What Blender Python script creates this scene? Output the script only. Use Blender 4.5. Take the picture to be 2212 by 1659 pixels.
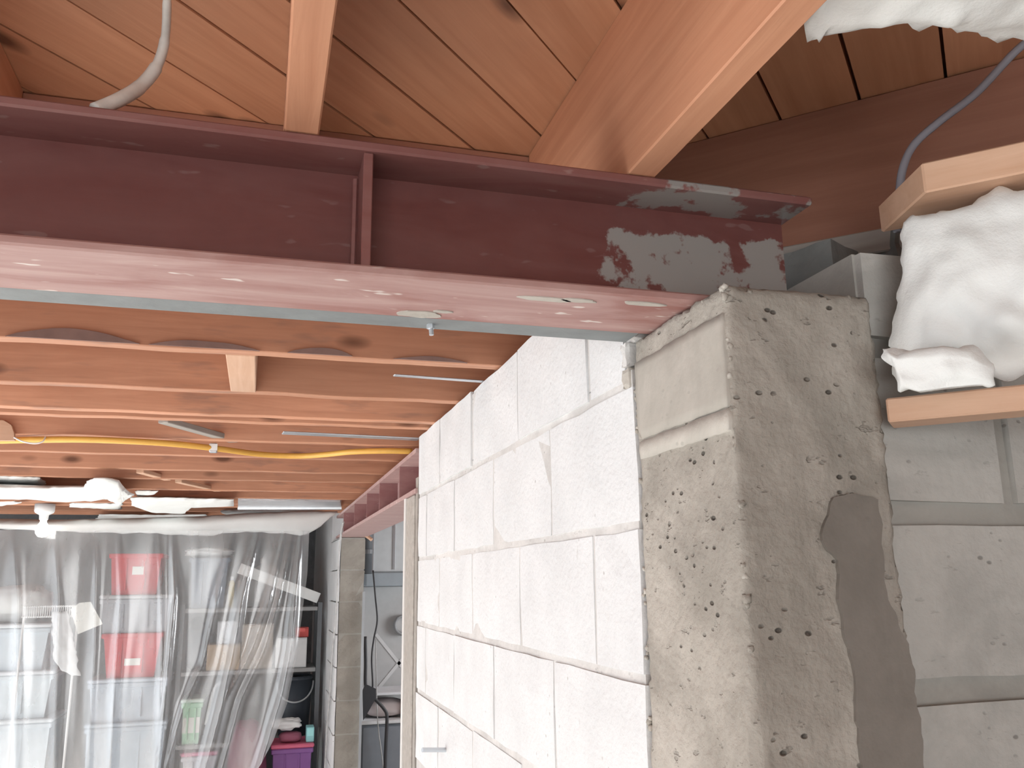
import bpy, bmesh, math, random
import numpy as np
from mathutils import Vector, Matrix, noise
random.seed(7)
for o in list(bpy.data.objects): bpy.data.objects.remove(o)
SC = bpy.context.scene
COL = SC.collection

# ------------------------------------------------------------------ camera
# metres; the lens is the origin, x along the steel beam, y along the painted block wall
F, CX, CY = 1864.0, 1106.0, 829.5
YAW, PITCH, ROLL = .282407, .224288, -.0121226
def cam_axes():
    f = np.array([math.sin(YAW)*math.cos(PITCH), math.cos(YAW)*math.cos(PITCH), math.sin(PITCH)])
    r = np.array([math.cos(YAW), -math.sin(YAW), 0.]); u = np.cross(r, f)
    return math.cos(ROLL)*r+math.sin(ROLL)*u, -math.sin(ROLL)*r+math.cos(ROLL)*u, f
AR, AU, AF = cam_axes()
cd = bpy.data.cameras.new('camera'); cam = bpy.data.objects.new('camera', cd); COL.objects.link(cam)
cd.sensor_width = 36; cd.lens = 36*F/2212; cd.clip_start = .02; cd.clip_end = 100
cam.matrix_world = Matrix([[AR[i], AU[i], -AF[i], 0] for i in range(3)]+[[0, 0, 0, 1]])
SC.camera = cam

# ------------------------------------------------------------------ light
w = bpy.data.worlds.new('world'); SC.world = w; w.use_nodes = True
w.node_tree.nodes['Background'].inputs[0].default_value = (.86, .93, 1, 1)
w.node_tree.nodes['Background'].inputs[1].default_value = 1.0
def area(name, loc, rot, sx, sy, power, col):
    l = bpy.data.lights.new(name, 'AREA'); l.shape = 'RECTANGLE'; l.size = sx; l.size_y = sy
    l.energy = power; l.color = col
    o = bpy.data.objects.new(name, l); COL.objects.link(o); o.location = loc; o.rotation_euler = rot
    return o
# daylight entering through the wide doorway in the left wall; the other two lamps are added fill
area('doorway_daylight', (-3.66, 2.55, -.62), (0, math.radians(-90), 0), 1.9, 6.3, 32, (.95, .98, 1))
area('rear_fill_light', (-1.0, -3.06, -.5), (math.radians(90), 0, 0), 2.6, 1.9, 36, (1, .97, .93))  # unseen fill lamp, added to brighten faces turned toward the camera
area('utility_fill_light', (3.06, 5.3, -.15), (0, math.radians(90), 0), .9, 1.5, 30, (.95, .98, 1))  # unseen fill lamp, added to brighten the utility room
sl = bpy.data.lights.new('sun', 'SUN'); sl.energy = 16.0; sl.angle = math.radians(2); sl.color = (1, .98, .95)
so = bpy.data.objects.new('sun', sl); COL.objects.link(so)
so.rotation_euler = Vector((1, .15, -.62)).to_track_quat('-Z', 'Y').to_euler()
SC.view_settings.view_transform = 'Standard'; SC.view_settings.look = 'None'
SC.view_settings.gamma = 1; SC.view_settings.use_curve_mapping = False
SC.view_settings.exposure = 0.80

FLOOR = -1.72

# ------------------------------------------------------------------ helpers
def ray(x, y):
    return AR*((x-CX)/F) - AU*((y-CY)/F) + AF
def P(x, y, X=None, Y=None, Z=None, D=None):
    """pixel of the photograph -> point on the plane x=X, y=Y, z=Z or x+y=D"""
    d = ray(x, y)
    if X is not None: t = X/d[0]
    elif Y is not None: t = Y/d[1]
    elif Z is not None: t = Z/d[2]
    else: t = D/(d[0]+d[1])
    return Vector(d*t)

WORLD = {}
def link(o, M, parent):
    COL.objects.link(o)
    if parent is not None:
        o.parent = parent; o.matrix_basis = WORLD[parent.name].inverted() @ M
    else: o.matrix_basis = M
    WORLD[o.name] = M
    return o
def tag(o, label=None, cat=None, group=None, kind=None):
    if label: o['label'] = label
    if cat: o['category'] = cat
    if group: o['group'] = group
    if kind: o['kind'] = kind
    return o
def empty(name, loc, label=None, cat=None, group=None, kind=None):
    o = bpy.data.objects.new(name, None); o.empty_display_size = .05
    link(o, Matrix.Translation(Vector(loc)), None)
    return tag(o, label, cat, group, kind)
def mesh(name, vs, fs, mat, parent=None, M=None, smooth=False, recenter=True):
    vs = [Vector(v) for v in vs]
    if M is None: M = Matrix.Identity(4)
    if recenter:
        lo = Vector([min(v[i] for v in vs) for i in range(3)]); hi = Vector([max(v[i] for v in vs) for i in range(3)])
        c = Vector(((lo.x+hi.x)/2, (lo.y+hi.y)/2, lo.z))
        vs = [v-c for v in vs]; M = M @ Matrix.Translation(c)
    me = bpy.data.meshes.new(name); me.from_pydata(vs, [], fs)
    bm = bmesh.new(); bm.from_mesh(me); bmesh.ops.recalc_face_normals(bm, faces=bm.faces[:]); bm.to_mesh(me); bm.free()
    if smooth: me.polygons.foreach_set('use_smooth', [True]*len(me.polygons))
    me.materials.append(mat); me.update()
    return link(bpy.data.objects.new(name, me), M, parent)
def copy_of(src, parent, M, name=None):
    o = bpy.data.objects.new(name or src.name.split('.')[0], src.data)
    return link(o, M, parent)
def boxv(x0, x1, y0, y1, z0, z1, ch=0.0):
    """box, optionally with chamfered edges"""
    if ch <= 0:
        v = [(x, y, z) for z in (z0, z1) for y in (y0, y1) for x in (x0, x1)]
        return v, [(0,2,3,1),(4,5,7,6),(0,1,5,4),(2,6,7,3),(0,4,6,2),(1,3,7,5)]
    bm = bmesh.new(); bmesh.ops.create_cube(bm, size=1)
    for v in bm.verts:
        v.co = Vector(((x0+x1)/2+v.co.x*(x1-x0), (y0+y1)/2+v.co.y*(y1-y0), (z0+z1)/2+v.co.z*(z1-z0)))
    bmesh.ops.bevel(bm, geom=bm.edges[:], offset=ch, segments=1, affect='EDGES', profile=.5)
    bm.verts.index_update()
    r = [v.co.copy() for v in bm.verts], [[q.index for q in f.verts] for f in bm.faces]
    bm.free(); return r
def box(name, x0, x1, y0, y1, z0, z1, mat, parent=None, ch=0.0, M=None, **k):
    v, f = boxv(x0, x1, y0, y1, z0, z1, ch)
    return mesh(name, v, f, mat, parent, M, **k)
def join(*parts):
    V, Fc = [], []
    for v, f in parts:
        n = len(V); V += list(v); Fc += [[i+n for i in q] for q in f]
    return V, Fc
def rough(x0, x1, y0, y1, z0, z1, step, amp, edge, seed=0, fine=.0):
    """box of small faces: wavy surfaces, crumbled corners"""
    n = [max(1, round((b-a)/step)) for a, b in ((x0,x1),(y0,y1),(z0,z1))]
    lo, hi = (x0,y0,z0), (x1,y1,z1); V, idx, Fc = [], {}, []
    rnd = random.Random(seed)
    def vert(i):
        if i in idx: return idx[i]
        p = Vector([lo[k]+(hi[k]-lo[k])*i[k]/n[k] for k in range(3)])
        ext = [(-1 if i[k] == 0 else 1 if i[k] == n[k] else 0) for k in range(3)]
        ne = sum(1 for e in ext if e)
        d = noise.noise(p*9+Vector((seed*3.1, 0, 0)))*amp + noise.noise(p*31)*amp*.5 + (rnd.random()-.5)*fine
        for k in range(3):
            if ext[k]:
                q = d if ne == 1 else -edge*(.15+.85*rnd.random())*(.55+.9*abs(noise.noise(p*14+Vector((0, seed, 0)))))
                p[k] += ext[k]*q
        V.append(p); idx[i] = len(V)-1; return idx[i]
    for ax in range(3):
        a, b = [k for k in range(3) if k != ax]
        for s in (0, n[ax]):
            for i in range(n[a]):
                for j in range(n[b]):
                    q = []
                    for di, dj in ((0,0),(1,0),(1,1),(0,1)):
                        t = [0,0,0]; t[ax] = s; t[a] = i+di; t[b] = j+dj; q.append(vert(tuple(t)))
                    Fc.append(q)
    return V, Fc
def tube(pts, r, seg=8, smooth_n=6):
    pts = [Vector(p) for p in pts]
    if smooth_n and len(pts) > 2:
        q = []
        for i in range(len(pts)-1):
            p0, p1, p2, p3 = pts[max(i-1,0)], pts[i], pts[i+1], pts[min(i+2,len(pts)-1)]
            for k in range(smooth_n):
                t = k/smooth_n
                q.append(.5*((2*p1)+(p2-p0)*t+(2*p0-5*p1+4*p2-p3)*t*t+(3*p1-p0-3*p2+p3)*t**3))
        pts = q+[pts[-1]]
    V, Fc = [], []; up = None
    for i, p in enumerate(pts):
        t = (pts[min(i+1,len(pts)-1)]-pts[max(i-1,0)]).normalized()
        if up is None: up = t.orthogonal().normalized()
        up = (up-t*up.dot(t)).normalized(); sd = t.cross(up)
        rr = r[min(i*len(r)//len(pts), len(r)-1)] if isinstance(r, (list, tuple)) else r
        for k in range(seg):
            a = 2*math.pi*k/seg; V.append(p+(up*math.cos(a)+sd*math.sin(a))*rr)
    for i in range(len(pts)-1):
        for k in range(seg):
            Fc.append((i*seg+k, i*seg+(k+1)%seg, (i+1)*seg+(k+1)%seg, (i+1)*seg+k))
    Fc.append(list(range(seg))[::-1]); Fc.append([len(V)-seg+k for k in range(seg)])
    return V, Fc
def lathe(prof, seg=20, c=(0,0,0)):
    V, Fc = [], []
    for r, z in prof:
        for k in range(seg):
            a = 2*math.pi*k/seg; V.append((c[0]+r*math.cos(a), c[1]+r*math.sin(a), c[2]+z))
    for i in range(len(prof)-1):
        for k in range(seg):
            Fc.append((i*seg+k, i*seg+(k+1)%seg, (i+1)*seg+(k+1)%seg, (i+1)*seg+k))
    Fc.append(list(range(seg))[::-1]); Fc.append([len(V)-seg+k for k in range(seg)])
    return V, Fc
def resample(pl, n):
    pl = [Vector(p) for p in pl]
    L = [0]
    for a, b in zip(pl, pl[1:]): L.append(L[-1]+(b-a).length)
    out = []
    for i in range(n+1):
        s = L[-1]*i/n; k = 0
        while k < len(L)-2 and s > L[k+1]: k += 1
        t = (s-L[k])/max(L[k+1]-L[k], 1e-9); out.append(pl[k].lerp(pl[k+1], min(t, 1)))
    return out
def lumpy(A, B, face_dir, bulge, thick, nu=28, nv=12, amp=.012, freq=14, edge=.006, seed=0):
    """soft batt between two edge polylines; the visible face swells along face_dir"""
    A, B = resample(A, nu), resample(B, nu); d = Vector(face_dir).normalized()
    V, Fc = [], []; off = Vector((seed*1.7, seed*.9, 0))
    for side in (0, 1):
        for i in range(nu+1):
            for j in range(nv+1):
                u, v = i/nu, j/nv; p = A[i].lerp(B[i], v)
                ep = min(1, 5*min(u, 1-u))*min(1, 4*min(v, 1-v)); prof = math.sqrt(max(0, ep))
                nz = noise.noise(p*freq+off)+.55*noise.noise(p*freq*2.3+off)+.3*noise.noise(p*freq*5+off)
                e = (B[i]-A[i]).normalized(); jit = noise.noise(p*55+off)*edge + noise.noise(p*20+off)*edge*1.5
                if j in (0, nv): p = p+e*jit
                if i in (0, nu): p = p+(A[1]-A[0]).normalized()*jit
                if side == 0: p = p+d*(bulge*prof+amp*nz*prof)
                else: p = p-d*thick*(.25+.75*prof)
                V.append(p)
    W = nv+1; N = (nu+1)*W
    for s in (0, N):
        for i in range(nu):
            for j in range(nv):
                Fc.append((s+i*W+j, s+(i+1)*W+j, s+(i+1)*W+j+1, s+i*W+j+1))
    for i in range(nu):
        for j in (0, nv): Fc.append((i*W+j, (i+1)*W+j, N+(i+1)*W+j, N+i*W+j))
    for j in range(nv):
        for i in (0, nu): Fc.append((i*W+j, i*W+j+1, N+i*W+j+1, N+i*W+j))
    return V, Fc
def frame(p0, p1):
    """matrix with local x from p0 to p1, z as near up as possible"""
    p0, p1 = Vector(p0), Vector(p1); x = (p1-p0).normalized()
    y = Vector((0,0,1)).cross(x).normalized(); z = x.cross(y)
    return Matrix([[x[i], y[i], z[i], p0[i]] for i in range(3)]+[[0,0,0,1]]), (p1-p0).length
def board(name, p0, p1, wid, hgt, mat, parent=None, ch=.002, side=.5, wobble=0.0, seed=0):
    """timber from p0 to p1 (line of its bottom), grain along its length"""
    M, L = frame(p0, p1); y0, y1 = -wid*(1-side), wid*side
    if wobble <= 0:
        v, f = boxv(0, L, y0, y1, 0, hgt, ch); return mesh(name, v, f, mat, parent, M, recenter=False)
    n = max(6, int(L/.05)); V, Fc = [], []
    prof = [(y0,ch),(y0+ch,0),(y1-ch,0),(y1,ch),(y1,hgt),(y0,hgt)]
    for i in range(n+1):
        x = L*i/n; w1 = noise.noise(Vector((x*5+seed*7, 1, 0)))*wobble; w2 = noise.noise(Vector((x*23+seed, 5, 0)))*wobble*.4
        for k, (y, z) in enumerate(prof):
            V.append((x, y+(w2 if k in (0,1) else -w2 if k in (2,3) else 0), z+(w1+w2 if k < 4 else 0)))
    m = len(prof)
    for i in range(n):
        for k in range(m): Fc.append((i*m+k, i*m+(k+1)%m, (i+1)*m+(k+1)%m, (i+1)*m+k))
    Fc.append(list(range(m))); Fc.append([n*m+k for k in range(m)])
    return mesh(name, V, Fc, mat, parent, M, recenter=False)

# ------------------------------------------------------------------ materials
class Mt:
    def __init__(s, name, rough_=.8, spec=.3):
        m = bpy.data.materials.new(name); m.use_nodes = True; s.m = m; s.t = m.node_tree; s.n = s.t.nodes
        s.b = s.n['Principled BSDF']; s.b.inputs['Roughness'].default_value = rough_
        s.b.inputs['Specular IOR Level'].default_value = spec
        s.co = s.n.new('ShaderNodeTexCoord'); s.geo = s.n.new('ShaderNodeNewGeometry'); s.inf = s.n.new('ShaderNodeObjectInfo')
    def l(s, a, b): s.t.links.new(a, b)
    def vec(s, scale=(1,1,1), world=False, shift=True):
        mp = s.n.new('ShaderNodeMapping'); mp.inputs['Scale'].default_value = scale
        s.l(s.geo.outputs['Position'] if world else s.co.outputs['Object'], mp.inputs['Vector'])
        if not world and shift:
            ma = s.n.new('ShaderNodeMath'); ma.operation = 'MULTIPLY'; ma.inputs[1].default_value = 37
            s.l(s.inf.outputs['Random'], ma.inputs[0]); cb = s.n.new('ShaderNodeCombineXYZ')
            for i in range(3): s.l(ma.outputs[0], cb.inputs[i])
            s.l(cb.outputs[0], mp.inputs['Location'])
        return mp.outputs[0]
    def noise(s, scale, vec, detail=4, rough_=.55, dist=0):
        t = s.n.new('ShaderNodeTexNoise'); t.inputs['Scale'].default_value = scale; t.inputs['Detail'].default_value = detail
        t.inputs['Roughness'].default_value = rough_; t.inputs['Distortion'].default_value = dist
        s.l(vec, t.inputs['Vector']); return t.outputs['Fac']
    def voro(s, scale, vec, feature='F1'):
        t = s.n.new('ShaderNodeTexVoronoi'); t.inputs['Scale'].default_value = scale; t.feature = feature
        s.l(vec, t.inputs['Vector']); return t.outputs['Distance']
    def ramp(s, fac, stops):
        r = s.n.new('ShaderNodeValToRGB'); e = r.color_ramp.elements
        while len(e) < len(stops): e.new(.5)
        for k, (p, c) in enumerate(stops):
            e[k].position = p; e[k].color = (c, c, c, 1) if not isinstance(c, tuple) else (*c, 1)
        s.l(fac, r.inputs[0]); return r.outputs[0]
    def mix(s, fac, a, b, mode='MIX'):
        m = s.n.new('ShaderNodeMix'); m.data_type = 'RGBA'; m.blend_type = mode
        for sock, v in ((m.inputs[0], fac), (m.inputs[6], a), (m.inputs[7], b)):
            if hasattr(v, 'is_output'): s.l(v, sock)
            else: sock.default_value = v if not isinstance(v, tuple) else (*v, 1)
        return m.outputs[2]
    def math(s, op, a, b=None):
        m = s.n.new('ShaderNodeMath'); m.operation = op
        for k, v in enumerate((a, b)):
            if v is None: continue
            if hasattr(v, 'is_output'): s.l(v, m.inputs[k])
            else: m.inputs[k].default_value = v
        return m.outputs[0]
    def sep(s, vec):
        x = s.n.new('ShaderNodeSeparateXYZ'); s.l(vec, x.inputs[0]); return x.outputs
    def col(s, c):
        if hasattr(c, 'is_output'): s.l(c, s.b.inputs['Base Color'])
        else: s.b.inputs['Base Color'].default_value = (*c, 1)
    def bump(s, h, strength=.3, dist=.01):
        b = s.n.new('ShaderNodeBump'); b.inputs['Strength'].default_value = strength; b.inputs['Distance'].default_value = dist
        s.l(h, b.inputs['Height']); s.l(b.outputs[0], s.b.inputs['Normal'])

def plain(name, c, rough_=.6, spec=.4, var=.12, scale=14, metal=0, bump=0):
    s = Mt(name, rough_, spec); v = s.vec(); n = s.noise(scale, v)
    s.col(s.mix(n, tuple(x*(1-var) for x in c), tuple(min(1, x*(1+var)) for x in c)))
    s.b.inputs['Metallic'].default_value = metal
    if bump: s.bump(s.noise(scale*4, v), bump, .004)
    return s.m
def wood(name, dark, light, knots=True, stain=.0, gloss=.55):
    s = Mt(name, gloss, .35)
    g = s.vec((1.3, 22, 22)); v = s.vec((1, 1, 1))
    n1 = s.noise(2.2, g, 5, .6, .6); n2 = s.noise(2.6, v, 4)
    c = s.mix(s.ramp(n1, [(.3, 0.), (.72, 1.)]), dark, light)
    c = s.mix(s.math('MULTIPLY', s.ramp(n2, [(.38, 0.), (.7, 1.)]), .45), c, tuple(x*.62 for x in light))
    rd = s.ramp(s.inf.outputs['Random'], [(0, .84), (1, 1.06)])
    c = s.mix(1.0, c, rd, 'MULTIPLY')
    if knots:
        kv = s.voro(1.0, s.vec((3.1, 7.5, 7.5)))
        c = s.mix(s.ramp(kv, [(.07, .85), (.16, 0.)]), c, (.10, .04, .022))
    if stain:
        st = s.noise(5, s.vec((.9, 5, 5)), 3)
        c = s.mix(s.math('MULTIPLY', s.ramp(st, [(.58, 0.), (.68, 1.)]), stain), c, (.16, .11, .10))
    s.col(c); s.bump(n1, .18, .003); return s.m
W_JOIST = wood('joist_pine', (.53,.25,.150), (.68,.35,.220), stain=.35)
W_NEAR = wood('joist_fir', (.56,.265,.155), (.70,.36,.22))
W_PLANK = wood('plank_pine', (.54,.25,.135), (.68,.345,.20))
W_PALE = wood('pale_stud', (.64,.38,.245), (.76,.50,.355), knots=False)
W_JAMB = wood('grey_jamb', (.34,.31,.28), (.50,.47,.43), knots=False)
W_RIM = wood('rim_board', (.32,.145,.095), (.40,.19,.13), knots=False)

def red_paint(name, chalk, splash_lo=None, base=((.115,.032,.028), (.145,.042,.036))):
    s = Mt(name, .5, .4); v = s.vec(world=True)
    n = s.noise(3.2, s.vec((1.2, 6, 6), True), 5, .6, .8); n2 = s.noise(40, v, 3)
    c = s.mix(n2, *base)
    c = s.mix(s.math('MULTIPLY', s.ramp(n, [(.34, 0.), (.68, 1.)]), chalk), c, (.54,.39,.365))
    c = s.mix(s.math('MULTIPLY', s.ramp(s.noise(55, s.vec((.35, 1, 1), True), 2), [(.68, 0.), (.73, 1.)]), chalk), c, (.75,.70,.66))
    if splash_lo is not None:
        x, y, z = s.sep(s.geo.outputs['Position'])
        m = s.ramp(x, [(splash_lo[0], 0.), (splash_lo[1], 1.)])
        zf = s.ramp(z, [(splash_lo[2], 1.), (splash_lo[3], 0.)])
        sp = s.math('MULTIPLY', m, zf)
        blot = s.math('ADD', s.noise(15, v, 5, .6), s.math('MULTIPLY', sp, splash_lo[4]))
        c = s.mix(s.ramp(blot, [(.73, 0.), (.77, 1.)]), c, (.28,.26,.245))
    s.col(c); s.bump(s.noise(26, v, 3), .12, .004); return s.m
RED_WEB = red_paint('red_oxide_web', .06, (.36, .46, .445, .48, .34))
RED_TOP_LIT = red_paint('red_oxide_top_flange_lit', .12, (.40, .46, .51, .52, .20), ((.17,.060,.054), (.20,.074,.066)))  # base lightened to put floor bounce into the top flange colour
RED_BOT_LIT = red_paint('chalky_red_flange_lit', .75, None, ((.30,.135,.12), (.34,.165,.145)))  # chalky smears over a base lightened for the light from below
RED_FAR_LIT = red_paint('far_red_oxide_lit', .85, None, ((.40,.25,.245), (.46,.30,.29)))  # paleness paints in the light on the far flanges and web
RED_PLATE_SHADE = red_paint('far_red_plates_shaded', .2, None, ((.24,.105,.105), (.28,.13,.13)))  # darker copy paints in the shade on plates facing the camera

def concrete(name, a, b, pits=.5, light=None, bump=.35, scale=5):
    s = Mt(name, .92, .15); v = s.vec(world=True)
    n = s.noise(scale, v, 6, .6, .4); n2 = s.noise(60, v, 4)
    c = s.mix(s.ramp(n, [(.3, 0.), (.7, 1.)]), a, b)
    c = s.mix(s.math('MULTIPLY', s.ramp(s.noise(3.4, v, 5, .65, 1.2), [(.42, 0.), (.62, 1.)]), .6), c, tuple(x*.72 for x in a))
    c = s.mix(s.math('MULTIPLY', n2, .35), c, tuple(x*.75 for x in a))
    pit = s.ramp(s.voro(62, s.vec((.75, .75, 1.2), True)), [(.12, 1.), (.22, 0.)])
    gate = s.ramp(s.noise(13, v, 3), [(.54, 0.), (.60, 1.)])
    pm = s.math('MULTIPLY', s.math('MULTIPLY', pit, gate), pits)
    c = s.mix(pm, c, tuple(x*.28 for x in a))
    sp2 = s.math('MULTIPLY', s.ramp(s.noise(48, s.vec((.6, .6, 1.3), True), 3, .7), [(.64, 0.), (.70, 1.)]), pits*.45)
    c = s.mix(sp2, c, tuple(x*.45 for x in a))
    s.col(c)
    h = s.math('SUBTRACT', s.math('ADD', n2, s.math('MULTIPLY', n, .6)), s.math('ADD', s.math('MULTIPLY', pm, 1.3), s.math('MULTIPLY', sp2, .8)))
    s.bump(h, bump, .006); return s.m
CONC = concrete('pier_concrete', (.35,.325,.285), (.54,.505,.455), .95, bump=.8, scale=7)
CEMENT = concrete('dark_cement', (.235,.215,.19), (.275,.25,.225), .1, bump=.15)
PLASTER = concrete('grey_render', (.44,.415,.37), (.51,.48,.435), .15, bump=.15)
RENDER_PALE = concrete('pale_mortar', (.52,.49,.44), (.60,.57,.52), .2)
BLOCK_GREY = concrete('grey_block', (.48,.475,.45), (.58,.57,.54), .6, scale=4)
MORTAR_GREY = concrete('grey_mortar', (.40,.39,.36), (.46,.45,.42), .1, bump=.2)
BLOCK_SHADE = concrete('shade_darkened_block', (.19,.195,.19), (.25,.255,.245), .4)  # grey block darkened so its colour carries the shade behind the beam end
FLOORM = concrete('floor_concrete', (.52,.51,.49), (.62,.61,.59), .2)
WALLM = concrete('plain_block_wall', (.46,.46,.45), (.56,.56,.55), .2)
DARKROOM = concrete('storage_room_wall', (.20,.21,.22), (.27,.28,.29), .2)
def painted():
    s = Mt('white_painted_block', .75, .25); v = s.vec(world=True)
    n = s.noise(6, v, 5); n2 = s.noise(90, v, 3)
    c = s.mix(s.ramp(n, [(.3, 0.), (.7, 1.)]), (.675,.69,.70), (.775,.79,.80))
    chip = s.math('MULTIPLY', s.ramp(s.noise(16, s.vec((1, 1, .35), True), 5, .65), [(.66, 0.), (.72, 1.)]), .55)
    c = s.mix(chip, c, (.48,.46,.43))
    pit = s.ramp(s.voro(34, v), [(.07, 1.), (.12, 0.)])
    c = s.mix(s.math('MULTIPLY', s.math('MULTIPLY', pit, s.ramp(n, [(.52, 0.), (.6, 1.)])), .6), c, (.30,.28,.26))
    s.col(c); s.bump(s.math('SUBTRACT', s.math('ADD', n2, n), chip), .4, .005); return s.m
WHITE_BLOCK = painted()
WHITE_MORTAR = concrete('painted_mortar', (.66,.65,.635), (.80,.79,.775), .4)
def fluff():
    s = Mt('glass_wool', .95, .05); v = s.vec(world=True)
    n = s.noise(11, v, 5, .6); n2 = s.noise(120, v, 4, .7)
    s.col(s.mix(n, (.775,.795,.775), (.855,.875,.87)))
    s.bump(s.math('ADD', n2, s.math('MULTIPLY', n, .8)), .3, .004)
    s.b.inputs['Subsurface Weight'].default_value = 0; return s.m
WOOL = fluff()
STEEL = plain('dull_steel', (.23,.25,.255), .6, .4, .25, 30, .2, .1)
GALV = plain('galvanised_sheet', (.62,.66,.70), .32, .5, .18, 9, .75)
FOIL = plain('duct_foil', (.72,.75,.79), .30, .5, .25, 12, .8, .25)
CABLE_GREY = plain('grey_cable_sheath', (.50,.50,.50), .5, .4, .35, 30)
CABLE_WHITE = plain('dusty_white_cable', (.60,.59,.56), .55, .4, .3, 40)
CABLE_DARK = plain('black_cable_sheath', (.05,.05,.055), .5)
YELLOW = plain('yellow_sheath', (.78,.45,.10), .4, .4, .12, 25)
WHITE_PL = plain('white_plastic', (.82,.83,.83), .4)
PAPER = plain('white_paper', (.85,.85,.80), .8)
WHITE_PAINT = plain('white_painted_timber', (.82,.83,.82), .6, .3, .06, 8, 0, .2)
BULB = Mt('lit_bulb', .3); BULB.col((.95,.95,.95)); BULB.b.inputs['Emission Color'].default_value = (1,.97,.92,1)
BULB.b.inputs['Emission Strength'].default_value = 4.0; BULB = BULB.m

# ------------------------------------------------------------------ the room shell
def struct(name, o): o.name = name; o['kind'] = 'structure'; return o
XL, XR, YB, YF, ZC = -3.6, 3.0, -3.0, 8.4, .76
struct('floor', box('floor', XL-.2, XR+.2, YB-.2, YF+.2, FLOOR-.1, FLOOR, FLOORM))
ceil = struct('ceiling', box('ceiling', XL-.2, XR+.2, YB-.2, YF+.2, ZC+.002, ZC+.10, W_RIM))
def wall_hole(name, axis, pos, th, a0, a1, h0, h1, z0, z1, mat):
    """wall on a constant axis with one opening"""
    parts = []
    for (u0, u1, v0, v1) in ((a0, h0, FLOOR, ZC), (h1, a1, FLOOR, ZC), (h0, h1, z1, ZC), (h0, h1, FLOOR, z0)):
        if u1-u0 < 1e-3 or v1-v0 < 1e-3: continue
        parts.append(boxv(pos, pos+th, u0, u1, v0, v1) if axis == 'x' else boxv(u0, u1, pos, pos+th, v0, v1))
    v, f = join(*parts); return struct(name, mesh(name, v, f, mat))
wall_hole('wall_left', 'x', XL-.2, .2, YB-.2, YF+.2, -.65, 5.75, FLOOR, .35, WALLM)
wall_hole('wall_rear', 'y', YB-.2, .2, XL, XR, -2.4, .4, FLOOR, .5, WALLM)  # opening is unseen, added for the rear fill
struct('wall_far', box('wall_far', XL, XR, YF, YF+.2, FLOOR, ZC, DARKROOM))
wall_hole('wall_outer', 'x', XR, .2, YB-.2, YF+.2, 4.5, 6.1, -.65, .35, WALLM)  # opening is unseen, added for the utility room fill
# storage room behind the plastic sheet, utility room behind the pier: one dividing wall
struct('wall_divider', box('wall_divider', .50, .66, 6.45, YF, FLOOR, ZC, WHITE_BLOCK))

# diagonal subfloor planks over the near bays, each its own board
def clip(poly, ax, lim, keep_less):
    out = []
    for i, a in enumerate(poly):
        b = poly[(i+1) % len(poly)]; ia = (a[ax] <= lim) == keep_less or a[ax] == lim; ib = (b[ax] <= lim) == keep_less or b[ax] == lim
        if ia: out.append(a)
        if ia != ib:
            t = (lim-a[ax])/(b[ax]-a[ax]); out.append((a[0]+(b[0]-a[0])*t, a[1]+(b[1]-a[1])*t))
    return out
PZ = .735; S2 = math.sqrt(.5); pw = .1225; base = 1.065*PZ/.72
rect = (-1.9, 1.75, -1.6, 1.36)
for k in range(-18, 18):
    o0, o1 = base+k*pw+.0022, base+(k+1)*pw-.0022
    o0 += random.uniform(-.001, .001)
    pts = []
    for o, s in ((o0, -6), (o0, 6), (o1, 6), (o1, -6)):
        pts.append((-o*S2+s*S2, o*S2+s*S2))
    for ax, lim, less in ((0, rect[0], False), (0, rect[1], True), (1, rect[2], False), (1, rect[3], True)):
        pts = clip(pts, ax, lim, less)
        if not pts: break
    if len(pts) < 3: continue
    dz = random.uniform(0, .003)
    c = Vector((sum(p[0] for p in pts)/len(pts), sum(p[1] for p in pts)/len(pts), 0))
    R = Matrix.Translation((c.x, c.y, PZ+dz)) @ Matrix.Rotation(math.radians(45), 4, 'Z')
    Ri = Matrix.Rotation(math.radians(-45), 3, 'Z')
    lo = [Ri @ (Vector((p[0], p[1], 0))-c) for p in pts]; n = len(lo)
    V = [Vector((p.x, p.y, 0)) for p in lo]+[Vector((p.x, p.y, .018)) for p in lo]
    Fc = [list(range(n))[::-1], list(range(n, 2*n))]+[(i, (i+1) % n, n+(i+1) % n, n+i) for i in range(n)]
    mesh('plank', V, Fc, W_PLANK, ceil, R, recenter=False)

# ------------------------------------------------------------------ painted block wall
WT = .475; Y0W, Y1W, YJ = 1.103, 2.85, 1.0743
wm = empty('wall_middle', (.6, 2.0, FLOOR), kind='structure')
zA = .2756
mesh('mortar', *rough(.5015, .692, Y0W+.006, Y1W-.004, FLOOR, zA+.02, .12, .0015, .002), WHITE_MORTAR, wm)
mesh('mortar', *rough(.5015, .692, Y0W+.04, Y1W-.004, zA+.021, WT-.01, .12, .0015, .002, 2), WHITE_MORTAR, wm)
course = 0
z1 = WT; z0 = zA
protos = {}
def block(parent, x0, x1, y0, y1, za, zb, mat, seed):
    v, f = rough(x0, x1, y0, y1, za, zb, .075, .0022, .0042, seed)
    return mesh('block', v, f, mat, parent)
sd = 0
while z0 > FLOOR-.1:
    ph = .5 if course % 2 == 0 else 0.
    js = [YJ+(ph+j)*.406 for j in range(-1, 6)]
    for a, b in zip(js, js[1:]):
        ya, yb = max(a+.004, Y0W+random.uniform(0, .008)), min(b-.004, Y1W+random.uniform(-.006, .004))
        if course == 0: ya = max(ya, 1.132)
        if yb-ya < .03: continue
        sd += 1
        block(wm, .4985+random.uniform(-.002, .002), .695, ya, yb, max(z0+.005, FLOOR), z1-.005 if course else WT+random.uniform(-.004, .002), WHITE_BLOCK, sd)
    z1 = z0; z0 -= .203; course += 1
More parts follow.
